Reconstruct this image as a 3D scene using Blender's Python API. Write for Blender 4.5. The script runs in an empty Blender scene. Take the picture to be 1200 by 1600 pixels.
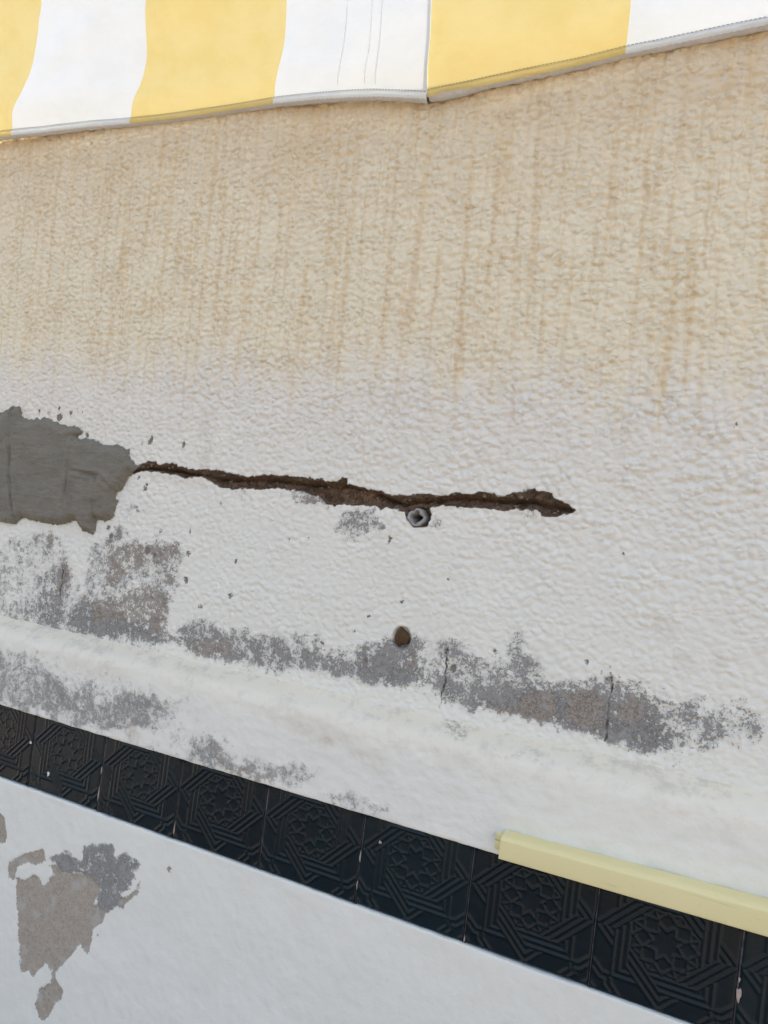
import bpy, math, random
import numpy as np
from mathutils import Matrix, Vector

scene = bpy.context.scene
COL = scene.collection
# ------------------------------------------------------------------ camera
cam_d = bpy.data.cameras.new('camera')
cam = bpy.data.objects.new('camera', cam_d)
COL.objects.link(cam)
cam_d.sensor_fit = 'VERTICAL'
cam_d.sensor_height = 36.0
cam_d.lens = 25.99
cam_d.clip_start = 0.02
cam_d.clip_end = 2000.0
R_ = Vector((0.90841955, 0.39964639, 0.12270568))
U_ = Vector((-0.10493479, -0.06614154, 0.99227717))
F_ = Vector((-0.40467593, 0.91428008, 0.01814746))
m = Matrix.Identity(4)
for i in range(3):
    m[i][0] = R_[i]; m[i][1] = U_[i]; m[i][2] = -F_[i]
m.translation = (0.9731, -0.9030, 1.4774)
cam.matrix_world = m
scene.camera = cam

# ------------------------------------------------------------------ sky, sun, exposure
SUN_EL = math.radians(58)      # sun stands behind the wall, high
SUN_AZ = math.radians(18)      # from +Y towards +X
world = bpy.data.worlds.new('World')
scene.world = world
world.use_nodes = True
wt = world.node_tree
wt.nodes.clear()
sky = wt.nodes.new('ShaderNodeTexSky')
sky.sky_type = 'NISHITA'
sky.sun_disc = False
sky.sun_elevation = SUN_EL
sky.sun_rotation = SUN_AZ
sky.air_density = 1.0
sky.dust_density = 7.0
sky.ozone_density = 0.3
bg = wt.nodes.new('ShaderNodeBackground')
bg.inputs['Strength'].default_value = 0.15
wo = wt.nodes.new('ShaderNodeOutputWorld')
wt.links.new(sky.outputs[0], bg.inputs[0])
wt.links.new(bg.outputs[0], wo.inputs[0])
sun_d = bpy.data.lights.new('sun', 'SUN')
sun_d.energy = 3.5
sun_d.angle = math.radians(0.53)
sun_d.color = (1.0, 0.97, 0.92)
sun = bpy.data.objects.new('sun', sun_d)
COL.objects.link(sun)
to_sun = Vector((math.sin(SUN_AZ) * math.cos(SUN_EL), math.cos(SUN_AZ) * math.cos(SUN_EL), math.sin(SUN_EL)))
sun.rotation_euler = to_sun.to_track_quat('Z', 'Y').to_euler()
sun.location = to_sun * 20
vs = scene.view_settings
vs.view_transform = 'Standard'
vs.look = 'None'
vs.gamma = 1.0
vs.use_curve_mapping = False
vs.exposure = 1.83

# Outlines surveyed on the wall, metres along the wall (x) and above the floor (z)
CRACK=[(0.1026,1.5138),(0.1181,1.5256),(0.1342,1.5331),(0.1500,1.5333),(0.1625,1.5291),(0.1697,1.5328),(0.1889,1.5333),(0.2087,1.5288),(0.2340,1.5268),(0.2555,1.5306),(0.2738,1.5301),(0.2980,1.5282),(0.3219,1.5253),(0.3414,1.5260),(0.3500,1.5296),(0.3747,1.5308),(0.4000,1.5320),(0.4271,1.5325),(0.4559,1.5322),(0.4638,1.5282),(0.4801,1.5306),(0.4903,1.5389),(0.4968,1.5367),(0.4978,1.5295),(0.5163,1.5275),(0.5318,1.5235),(0.5434,1.5255),(0.5566,1.5223),(0.5666,1.5197),(0.5810,1.5202),(0.6040,1.5250),(0.6289,1.5266),(0.6410,1.5251),(0.6538,1.5307),(0.6715,1.5324),(0.6806,1.5307),(0.6930,1.5361),(0.7034,1.5363),(0.7167,1.5333),(0.7317,1.5356),(0.7436,1.5409),(0.7554,1.5461),(0.7720,1.5452),(0.7861,1.5425),(0.7908,1.5365),(0.8055,1.5331),(0.8174,1.5255),(0.8107,1.5224),(0.7995,1.5172),(0.7896,1.5129),(0.7772,1.5148),(0.7707,1.5214),(0.7462,1.5197),(0.7255,1.5167),(0.7060,1.5155),(0.6912,1.5157),(0.6736,1.5155),(0.6514,1.5141),(0.6335,1.5123),(0.6258,1.5080),(0.6295,1.5006),(0.6285,1.4944),(0.6234,1.4835),(0.6053,1.4797),(0.6009,1.4844),(0.5950,1.4934),(0.5906,1.4982),(0.5826,1.5009),(0.5690,1.5021),(0.5619,1.5041),(0.5539,1.4988),(0.5464,1.5034),(0.5149,1.5011),(0.4895,1.5003),(0.4798,1.4966),(0.4669,1.4990),(0.4574,1.5073),(0.4379,1.5100),(0.4192,1.5130),(0.3883,1.5139),(0.3610,1.5094),(0.3245,1.5080),(0.3017,1.5039),(0.2801,1.5049),(0.2644,1.5124),(0.2515,1.5172),(0.2268,1.5171),(0.2112,1.5127),(0.1953,1.5175),(0.1696,1.5173),(0.1366,1.5187),(0.1236,1.5166),(0.1071,1.5110)]
SLOT=[(0.0841,1.5101),(0.1027,1.5127),(0.1359,1.5228),(0.1750,1.5240),(0.2073,1.5215),(0.2389,1.5192),(0.2757,1.5174),(0.3224,1.5214),(0.3676,1.5254),(0.4011,1.5245),(0.4339,1.5228),(0.4548,1.5256),(0.4960,1.5275),(0.5367,1.5240),(0.5575,1.5152),(0.5825,1.5088),(0.6052,1.5164),(0.6326,1.5191),(0.6545,1.5256),(0.6852,1.5286),(0.7114,1.5278),(0.7367,1.5286),(0.7614,1.5311),(0.7864,1.5263),(0.8143,1.5252)]
PATCH=[(-0.2171,1.5910),(-0.1991,1.6001),(-0.1870,1.6053),(-0.1675,1.6051),(-0.1592,1.5860),(-0.1350,1.5839),(-0.1093,1.5887),(-0.0839,1.5845),(-0.0570,1.5782),(-0.0318,1.5786),(-0.0144,1.5719),(-0.0320,1.5631),(-0.0194,1.5585),(0.0095,1.5593),(0.0352,1.5513),(0.0631,1.5521),(0.0916,1.5467),(0.0977,1.5345),(0.1117,1.5240),(0.1017,1.5106),(0.0878,1.4882),(0.0732,1.4763),(0.0808,1.4643),(0.0757,1.4372),(0.0604,1.4292),(0.0419,1.4304),(0.0391,1.4054),(0.0141,1.4089),(0.0044,1.4230),(-0.0101,1.4225),(-0.0424,1.4123),(-0.0989,1.4127),(-0.1245,1.4156),(-0.1487,1.4004),(-0.1682,1.3925),(-0.1815,1.4025),(-0.2470,1.3964),(-0.3339,1.3941),(-0.4441,1.3897),(-0.5187,1.4199),(-0.5419,1.4817),(-0.4940,1.5360),(-0.3766,1.5618),(-0.2997,1.5783)]
CREASES=[[(-0.0266,1.5580),(-0.0262,1.5052),(-0.0282,1.4666),(-0.0244,1.4198)],
 [(-0.0262,1.5052),(0.0152,1.5021),(0.0481,1.5007),(0.0751,1.4817)],
 [(0.0412,1.5001),(0.0410,1.4517),(0.0419,1.4304)],
 [(-0.1831,1.6020),(-0.1651,1.4880),(-0.1393,1.4015)]]
BARE=[[(0.4099,1.5017),(0.4367,1.5034),(0.4631,1.5041),(0.4798,1.4966),(0.4592,1.4945),(0.4326,1.4946),(0.4107,1.4961)],
 [(0.0789,1.3783),(0.1000,1.3915),(0.1344,1.3958),(0.1593,1.4051),(0.1793,1.3942),(0.1588,1.3844),(0.1576,1.3678),(0.1423,1.3481),(0.1076,1.3464),(0.0929,1.3202),(0.0831,1.3293)],
 [(0.0557,1.2934),(0.0959,1.3028),(0.1384,1.3238),(0.1714,1.3318),(0.1862,1.3207),(0.2074,1.3240),(0.2138,1.2846),(0.2074,1.2694),(0.1540,1.2778),(0.0611,1.2624)],
 [(0.1828,1.3967),(0.1966,1.4066),(0.2148,1.4118),(0.2210,1.3965),(0.2039,1.3852),(0.1831,1.3712),(0.1732,1.3760)],
 [(0.2021,1.3414),(0.2105,1.3678),(0.2200,1.3792),(0.2223,1.3493)],
 [(-0.0232,1.3467),(-0.0116,1.3482),(-0.0160,1.2899),(-0.0225,1.2846)],
 [(0.2689,1.2672),(0.3103,1.2715),(0.3244,1.2798),(0.3376,1.2696),(0.3281,1.2554),(0.2728,1.2501)],
 [(0.7362,1.2589),(0.7681,1.2722),(0.7979,1.2945),(0.8155,1.2941),(0.8229,1.2712),(0.8098,1.2620),(0.7696,1.2596)],
 [(0.8369,1.2985),(0.8664,1.3085),(0.8783,1.2893),(0.8727,1.2665),(0.8391,1.2668)],
 [(0.8957,1.2992),(0.9164,1.3096),(0.9237,1.2893),(0.9107,1.2765),(0.8976,1.2828)],
 [(0.6228,1.3121),(0.6329,1.3054),(0.6290,1.2935),(0.6209,1.2980)],
 [(-0.0677,1.3851),(-0.0552,1.3998),(-0.0450,1.3768),(-0.0553,1.3667)]]
SPOTS=[(0.1174,1.5622,0.0033),(0.1350,1.5686,0.0052),(0.1319,1.5632,0.0039),(0.2016,1.5649,0.0044),(-0.0719,1.5941,0.0075),(-0.0465,1.6032,0.0044),(-0.0205,1.6067,0.0029),(-0.0747,1.6096,0.0030),(-0.1225,1.6016,0.0046),(0.0694,1.4174,0.0041),(0.0771,1.4045,0.0048),(0.1782,1.4248,0.0026),(0.2342,1.4313,0.0031),(0.2373,1.3966,0.0049),(0.2388,1.3557,0.0049),(0.2729,1.3191,0.0036),(0.3251,1.3438,0.0040),(0.3264,1.3964,0.0023),(0.2852,1.4796,0.0024),(0.2027,1.4713,0.0025),(0.5736,1.4610,0.0038),(0.5722,1.4564,0.0029),(0.4462,1.4448,0.0021),(0.4136,1.4390,0.0016),(0.6018,1.3780,0.0028),(0.5363,1.3249,0.0020),(0.5555,1.3504,0.0019),(0.7370,1.3346,0.0025),(0.5589,1.2898,0.0039),(0.6848,1.3025,0.0053),(0.6732,1.3239,0.0044),(0.8511,1.3421,0.0019),(0.8792,1.4791,0.0018),(0.6639,1.4173,0.0013),(0.4898,1.3014,0.0020),(0.1377,1.4959,0.0039),(0.1363,1.4885,0.0039),(0.9851,1.6411,0.0013),(-0.0328,1.6094,0.0022),(-0.0984,1.5972,0.0038),(-0.0034,1.5672,0.0036),(0.1186,1.5067,0.0033),(0.8826,1.3303,0.0030),(0.8779,1.3263,0.0030),(0.1576,1.3915,0.0065),(0.1717,1.3851,0.0051)]
MOULD=[(0.16,[(-0.2541,1.2571),(-0.0028,1.2735),(0.2017,1.2806),(0.2642,1.2812),(0.4358,1.2872),(0.5490,1.2898),(0.6804,1.2890),(0.7328,1.2869),(0.8060,1.2938),(0.8907,1.2920),(0.9637,1.2780),(0.9525,1.2531),(0.8499,1.2536),(0.6854,1.2497),(0.5538,1.2552),(0.2703,1.2428),(0.0047,1.2315),(-0.2463,1.2174)]),
 (0.30,[(-0.4880,1.3222),(-0.2743,1.3603),(-0.1736,1.3609),(-0.1289,1.3800),(-0.0548,1.3977),(-0.0072,1.3814),(0.0093,1.3294),(-0.0080,1.2618),(-0.0249,1.2318),(-0.1474,1.2223),(-0.2474,1.2231),(-0.4863,1.2220)]),
 (0.40,[(0.0352,1.3867),(0.0866,1.4141),(0.1543,1.4117),(0.2251,1.4101),(0.2375,1.3716),(0.2193,1.3288),(0.2182,1.2733),(0.1933,1.2539),(0.0468,1.2387),(0.0019,1.2472),(0.0359,1.3010)]),
 (0.30,[(-0.0708,1.3181),(-0.0160,1.3476),(0.0516,1.2928),(0.2041,1.2659),(0.2561,1.2550),(0.1957,1.2391),(0.0338,1.2312),(-0.0561,1.2375)]),
 (0.50,[(0.2447,1.2878),(0.2849,1.3043),(0.3226,1.2911),(0.3794,1.2961),(0.4219,1.3081),(0.4842,1.3187),(0.4924,1.2974),(0.4708,1.2660),(0.4199,1.2471),(0.2699,1.2456),(0.2304,1.2604)]),
 (0.46,[(0.4695,1.2750),(0.5074,1.3001),(0.5557,1.3131),(0.5824,1.3311),(0.6194,1.3374),(0.6386,1.3322),(0.6515,1.3174),(0.6530,1.2921),(0.6457,1.2779),(0.6018,1.2579),(0.5529,1.2621),(0.4721,1.2571)]),
 (0.50,[(0.6609,1.3361),(0.6875,1.3366),(0.7104,1.3281),(0.7277,1.3272),(0.7530,1.3278),(0.7541,1.3525),(0.7651,1.3642),(0.7769,1.3484),(0.7984,1.3242),(0.8153,1.3155),(0.8419,1.3223),(0.8787,1.3319),(0.8864,1.3295),(0.9154,1.3314),(0.9445,1.3260),(0.9627,1.3186),(0.9791,1.3257),(1.0061,1.3240),(1.0285,1.3287),(1.0457,1.3181),(1.0530,1.3090),(1.0454,1.2895),(1.0337,1.2782),(1.0173,1.2794),(0.9991,1.2642),(0.9815,1.2711),(0.9630,1.2519),(0.9384,1.2535),(0.8800,1.2551),(0.8102,1.2589),(0.7362,1.2589),(0.6759,1.2544),(0.6562,1.2672)]),
 (0.30,[(0.7347,1.2709),(0.7889,1.3023),(0.8443,1.3016),(0.9175,1.3129),(0.9637,1.2780),(0.9381,1.2557),(0.8797,1.2573),(0.8100,1.2604),(0.7360,1.2605)]),
 (0.25,[(0.5473,1.3028),(0.6296,1.3306),(0.6486,1.2912),(0.5916,1.2628),(0.5514,1.2725)]),
 (0.52,[(0.4880,1.4745),(0.5063,1.4902),(0.5400,1.5000),(0.5511,1.4905),(0.5606,1.4781),(0.5353,1.4618),(0.5174,1.4461),(0.4960,1.4544),(0.4848,1.4604)]),
 (0.45,[(0.6269,1.4925),(0.6400,1.4974),(0.6458,1.4877),(0.6271,1.4770)]),
 (0.50,[(0.4007,1.5122),(0.4566,1.5128),(0.4737,1.5024),(0.4750,1.4933),(0.4490,1.4916),(0.4110,1.4943)]),
 (0.45,[(0.7462,1.5197),(0.7708,1.5206),(0.7759,1.5122),(0.7554,1.5124)]),
 (0.40,[(0.3076,1.5035),(0.3306,1.5056),(0.3271,1.4907),(0.3153,1.4915)]),
 (0.38,[(0.0653,1.4170),(0.0916,1.4252),(0.1076,1.4113),(0.0766,1.3918)]),
 (0.38,[(0.0997,1.4577),(0.1385,1.4669),(0.1476,1.4523),(0.1095,1.4398)])]
VEINS=[[(0.6729,1.3264),(0.6725,1.3085),(0.6760,1.2881),(0.6734,1.2665),(0.6704,1.2482)],
 [(0.8829,1.3342),(0.8842,1.3098),(0.8834,1.2904),(0.8845,1.2676),(0.8839,1.2537)],
 [(-0.0203,1.3471),(-0.0184,1.3200),(-0.0174,1.2897)]]
TAN=[(0.50,[(0.9143,1.4073),(0.9283,1.4096),(0.9507,1.3983),(0.9420,1.3817),(0.9234,1.3898)]),
 (0.50,[(0.9534,1.3726),(0.9704,1.3757),(0.9664,1.3490),(0.9524,1.3500)]),
 (0.50,[(0.9899,1.3829),(1.0070,1.3787),(1.0049,1.3674),(0.9885,1.3643)]),
 (0.50,[(0.1435,1.5172),(0.1959,1.5134),(0.2274,1.5131),(0.2581,1.5138),(0.2537,1.5034),(0.1525,1.5024)]),
 (0.45,[(0.2288,1.6224),(0.2471,1.6233),(0.2558,1.5286),(0.2401,1.5273)]),
 (0.30,[(0.7340,1.5168),(0.7883,1.5103),(0.7775,1.4985),(0.7399,1.5025)])]
LEDGE_MOULD=[(0.13,[(-0.4441,1.1628),(-0.1953,1.1658),(0.1150,1.1820),(0.3053,1.1720),(0.4443,1.1390),(0.4282,1.1036),(0.1955,1.0944),(-0.0849,1.0906),(-0.4253,1.0756)]),
 (0.44,[(-0.2017,1.1985),(-0.1047,1.1955),(-0.0584,1.1941),(-0.0142,1.1968),(0.0121,1.1722),(0.0646,1.1566),(0.0573,1.1189),(-0.0265,1.1031),(-0.0864,1.0990),(-0.1815,1.0957)]),
 (0.36,[(0.0520,1.1488),(0.1048,1.1627),(0.1218,1.1428),(0.1843,1.1609),(0.2320,1.1777),(0.2607,1.1673),(0.2268,1.1338),(0.1654,1.1202),(0.1020,1.1010),(0.0455,1.1060)]),
 (0.30,[(0.1184,1.1624),(0.2435,1.1830),(0.2599,1.1719),(0.1855,1.1543)]),
 (0.55,[(0.3175,1.1323),(0.3556,1.1457),(0.3740,1.1360),(0.3849,1.1156),(0.4250,1.1253),(0.4566,1.1267),(0.4600,1.1036),(0.4229,1.1032),(0.3509,1.1028),(0.3165,1.1019)]),
 (0.40,[(0.4513,1.1272),(0.4857,1.1400),(0.5301,1.1464),(0.5378,1.1267),(0.5005,1.1086),(0.4620,1.1041)]),
 (0.42,[(0.5351,1.1114),(0.5677,1.1215),(0.6058,1.1187),(0.6384,1.1149),(0.6424,1.1053),(0.6080,1.1026),(0.5510,1.1026)]),
 (0.22,[(-0.0146,1.1989),(0.1787,1.1945),(0.3024,1.1904),(0.2636,1.1343),(0.1285,1.1039),(0.0246,1.1432)])]
LEDGE_BARE=[[(0.3720,1.1125),(0.4211,1.1154),(0.4613,1.1163),(0.4633,1.1026),(0.4180,1.1001),(0.3628,1.0992)],
 [(0.4980,1.1115),(0.5117,1.1149),(0.5110,1.1060),(0.4990,1.1047)],
 [(0.3632,1.1335),(0.3708,1.1353),(0.3723,1.1255),(0.3658,1.1239)]]
LEDGE_TAN=[(0.90,[(0.1958,1.1308),(0.2099,1.1300),(0.2200,1.1147),(0.2018,1.1027)]),
 (0.35,[(0.4352,1.1998),(0.5163,1.2085),(0.5764,1.1960),(0.6160,1.1799),(0.6364,1.1641),(0.6093,1.1615),(0.5602,1.1752),(0.5005,1.1787)]),
 (0.90,[(0.5281,1.1815),(0.5376,1.1837),(0.5388,1.1753),(0.5290,1.1748)]),
 (0.30,[(0.0413,1.2091),(0.1763,1.2089),(0.1911,1.1969),(0.1019,1.1794)]),
 (0.30,[(0.3027,1.1147),(0.3612,1.1099),(0.3848,1.1019),(0.3169,1.0992)])]
LEDGE_GREEN=[(0.70,[(0.6824,1.2381),(0.7005,1.2445),(0.7111,1.2348),(0.7180,1.2203),(0.7065,1.2176),(0.6918,1.2256)]),
 (0.35,[(0.7583,1.2154),(0.8048,1.2250),(0.8298,1.2218),(0.8059,1.2160)])]
BASE_BARE=[[(0.0062,0.8360),(0.0232,0.8366),(0.0416,0.8512),(0.0564,0.8498),(0.0627,0.8383),(0.0779,0.8563),(0.0843,0.8657),(0.0724,0.8754),(0.0857,0.8808),(0.0994,0.8717),(0.1261,0.8783),(0.1560,0.8859),(0.1829,0.8741),(0.1709,0.8446),(0.1997,0.8424),(0.1918,0.8228),(0.1770,0.8094),(0.1767,0.7779),(0.1720,0.7677),(0.1571,0.7798),(0.1462,0.7646),(0.1273,0.7378),(0.1126,0.7195),(0.1165,0.7092),(0.1341,0.6997),(0.1323,0.6875),(0.1193,0.6711),(0.1124,0.6540),(0.0987,0.6400),(0.0882,0.6419),(0.0808,0.6596),(0.0845,0.6845),(0.1059,0.7011),(0.1046,0.7196),(0.0890,0.7272),(0.0775,0.7114),(0.0677,0.6976),(0.0561,0.7038),(0.0431,0.6948),(0.0306,0.7278),(0.0212,0.7787),(0.0140,0.7945)],
 [(-0.0168,0.8549),(-0.0052,0.8629),(0.0158,0.8767),(0.0541,0.8968),(0.0631,0.8815),(0.0429,0.8666),(0.0259,0.8676),(0.0053,0.8524),(0.0007,0.8312),(-0.0124,0.8318)],
 [(-0.0760,0.9217),(-0.0499,0.9256),(-0.0382,0.9226),(-0.0297,0.9003),(-0.0284,0.8822),(-0.0410,0.8786),(-0.0680,0.8802)],
 [(0.2548,0.9075),(0.2550,0.8909),(0.2405,0.8738),(0.2213,0.8578),(0.2212,0.8691),(0.2362,0.8780),(0.2497,0.8948)]]
BASE_GREY=[(0.80,[(0.0704,0.8867),(0.0980,0.9022),(0.1215,0.9046),(0.1384,0.8980),(0.1386,0.9300),(0.1550,0.9361),(0.1672,0.9324),(0.1913,0.9465),(0.2005,0.9477),(0.2090,0.9303),(0.2252,0.9435),(0.2300,0.9364),(0.2558,0.9342),(0.2534,0.9266),(0.2371,0.9161),(0.2423,0.9065),(0.2377,0.8911),(0.2216,0.8776),(0.2369,0.8740),(0.2149,0.8516),(0.1939,0.8434),(0.1781,0.8469),(0.1816,0.8708),(0.1524,0.8848),(0.0994,0.8717)])]
BASE_SPOTS=[(0.3037,0.9397,0.0035),(0.1888,0.8028,0.0032),(0.1021,0.9166,0.0014)]

# ------------------------------------------------------------------ numpy helpers
def perlin(x, y, seed=0):
    xi = np.floor(x).astype(np.int64); yi = np.floor(y).astype(np.int64)
    xf = x - xi; yf = y - yi
    def grad(ix, iy, dx, dy):
        h = (ix * 374761393 + iy * 668265263 + seed * 974634777) & 0xffffffff
        h = ((h ^ (h >> 13)) * 1274126177) & 0xffffffff
        h = (h ^ (h >> 16)) & 0xffff
        a = h * (2 * math.pi / 65536.0)
        return np.cos(a) * dx + np.sin(a) * dy
    u = xf * xf * xf * (xf * (xf * 6 - 15) + 10); v = yf * yf * yf * (yf * (yf * 6 - 15) + 10)
    n00 = grad(xi, yi, xf, yf); n10 = grad(xi + 1, yi, xf - 1, yf)
    n01 = grad(xi, yi + 1, xf, yf - 1); n11 = grad(xi + 1, yi + 1, xf - 1, yf - 1)
    return (n00 * (1 - u) + n10 * u) * (1 - v) + (n01 * (1 - u) + n11 * u) * v

def fbm(x, y, seed=0, octaves=4):
    r = 0.0; a = 1.0
    for o in range(octaves):
        r = r + a * perlin(x, y, seed + o * 17); x = x * 2.03; y = y * 2.03; a *= 0.5
    return r

def worley(x, y, seed=0):
    """distances to the nearest and second nearest jittered points"""
    xi = np.floor(x).astype(np.int64); yi = np.floor(y).astype(np.int64)
    f1 = np.full(x.shape, 9.0); f2 = np.full(x.shape, 9.0)
    for dx in (-1, 0, 1):
        for dy in (-1, 0, 1):
            cx = xi + dx; cy = yi + dy
            h = (cx * 73856093 + cy * 19349663 + seed * 83492791) & 0xffffffff
            h = ((h ^ (h >> 15)) * 2246822519) & 0xffffffff
            h = h ^ (h >> 13)
            px = cx + (h & 0xffff) / 65536.0; py = cy + ((h >> 16) & 0xffff) / 65536.0
            d = np.hypot(px - x, py - y)
            f2 = np.where(d < f1, f1, np.minimum(f2, d)); f1 = np.minimum(f1, d)
    return f1, f2

def smooth(a, b, x):
    t = np.clip((x - a) / (b - a), 0, 1)
    return t * t * (3 - 2 * t)

CAP = 0.04
def poly_sdf(X, Z, poly, closed=True, out=None):
    """signed distance (negative inside) capped at CAP, minimum with out"""
    res = np.full(X.shape, CAP) if out is None else out
    P = np.array(poly)
    lo = P.min(0) - CAP; hi = P.max(0) + CAP
    idx = np.nonzero((X > lo[0]) & (X < hi[0]) & (Z > lo[1]) & (Z < hi[1]))
    x = X[idx]; z = Z[idx]
    if x.size == 0:
        return res
    d2 = np.full(x.shape, 1e9); ins = np.zeros(x.shape, bool)
    n = len(P)
    for i in range(n if closed else n - 1):
        a = P[i]; b = P[(i + 1) % n]
        ex, ez = b - a
        L = ex * ex + ez * ez + 1e-12
        t = np.clip(((x - a[0]) * ex + (z - a[1]) * ez) / L, 0, 1)
        d2 = np.minimum(d2, (x - a[0] - t * ex) ** 2 + (z - a[1] - t * ez) ** 2)
        if closed:
            c = ((a[1] > z) != (b[1] > z))
            if abs(ez) > 1e-12:
                ins ^= c & (x < (z - a[1]) / ez * ex + a[0])
    d = np.sqrt(d2)
    d = np.where(ins, -d, d)
    res[idx] = np.minimum(res[idx], d)
    return res

def strength(X, Z, items, edge=0.010):
    s = np.zeros(X.shape)
    wx = 0.010 * fbm(X * 38, Z * 38, 301, 3) + 0.004 * fbm(X * 120, Z * 120, 307, 2)
    wz = 0.010 * fbm(X * 38, Z * 38, 311, 3) + 0.004 * fbm(X * 120, Z * 120, 317, 2)
    X, Z = X + wx, Z + wz
    for w, poly in items:
        d = poly_sdf(X, Z, poly)
        s = np.maximum(s, 0) + w * smooth(edge, -edge, d) * (1 - 0.55 * np.minimum(s, 1))
    return s

def spots_sdf(X, Z, spots, out):
    for x, z, r in spots:
        out = np.minimum(out, np.maximum(np.hypot((X - x), (Z - z) * 0.8) - r * 0.75, -CAP))
    return out

def axis(lo, a, b, hi, fine, coarse):
    l = list(np.arange(a, b, fine)); s = fine; x = a
    pre = []
    while x > lo:
        s = min(s * 1.12, coarse); x -= s; pre.append(x)
    s = fine; x = l[-1]
    while x < hi:
        s = min(s * 1.12, coarse); x += s; l.append(x)
    return np.array(pre[::-1] + l)

# ------------------------------------------------------------------ object helpers
def link(o, parent=None):
    COL.objects.link(o)
    if parent is not None:
        o.parent = parent
    return o

def mesh_obj(name, verts, faces, mat, parent=None, smooth_shade=True, attrs=None):
    me = bpy.data.meshes.new(name)
    verts = np.asarray(verts, dtype=np.float32)
    faces = np.asarray(faces, dtype=np.int32)
    k = faces.shape[1]
    me.vertices.add(len(verts)); me.vertices.foreach_set('co', verts.ravel())
    me.loops.add(faces.size); me.loops.foreach_set('vertex_index', faces.ravel())
    me.polygons.add(len(faces)); me.polygons.foreach_set('loop_start', np.arange(0, faces.size, k, dtype=np.int32))
    me.update(calc_edges=True)
    if smooth_shade:
        me.polygons.foreach_set('use_smooth', np.ones(len(faces), bool))
    for an, av in (attrs or {}).items():
        at_ = me.attributes.new(an, 'FLOAT', 'POINT')
        at_.data.foreach_set('value', np.asarray(av, dtype=np.float32).ravel())
    me.materials.append(mat)
    me.validate()
    return link(bpy.data.objects.new(name, me), parent)

def grid_faces(nr, nc, keep=None):
    i = np.arange(nr * nc).reshape(nr, nc)
    f = np.stack([i[:-1, :-1], i[:-1, 1:], i[1:, 1:], i[1:, :-1]], -1).reshape(-1, 4)
    return f if keep is None else f[keep.reshape(-1)]

def compact(verts, faces, attrs):
    used = np.unique(faces); rm = np.full(len(verts), -1); rm[used] = np.arange(len(used))
    return verts[used], rm[faces], {k: v.ravel()[used] for k, v in attrs.items()}

def box(x0, x1, y0, y1, z0, z1):
    v = [(x, y, z) for x in (x0, x1) for y in (y0, y1) for z in (z0, z1)]
    f = [(0, 1, 3, 2), (4, 6, 7, 5), (0, 4, 5, 1), (2, 3, 7, 6), (0, 2, 6, 4), (1, 5, 7, 3)]
    return v, f

def tube(path, radius, n=8, cap=True):
    """round tube along a polyline, quads (degenerate quads close the ends)"""
    P = np.array(path, float); V = []; F = []
    rad = np.broadcast_to(np.asarray(radius, float), (len(P),))
    for i, p in enumerate(P):
        t = P[min(i + 1, len(P) - 1)] - P[max(i - 1, 0)]; t /= np.linalg.norm(t) + 1e-12
        a = np.cross(t, (0, 0, 1.0) if abs(t[2]) < 0.9 else (1.0, 0, 0)); a /= np.linalg.norm(a); b = np.cross(t, a)
        for k in range(n):
            w = 2 * math.pi * k / n
            V.append(p + rad[i] * (a * math.cos(w) + b * math.sin(w)))
    for i in range(len(P) - 1):
        for k in range(n):
            F.append((i * n + k, i * n + (k + 1) % n, (i + 1) * n + (k + 1) % n, (i + 1) * n + k))
    return V, F

def thing(name, label, cat, loc=(0, 0, 0)):
    o = bpy.data.objects.new(name, None)
    o.empty_display_size = 0.1
    link(o)
    o.location = loc
    o['label'] = label; o['category'] = cat
    return o

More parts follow.
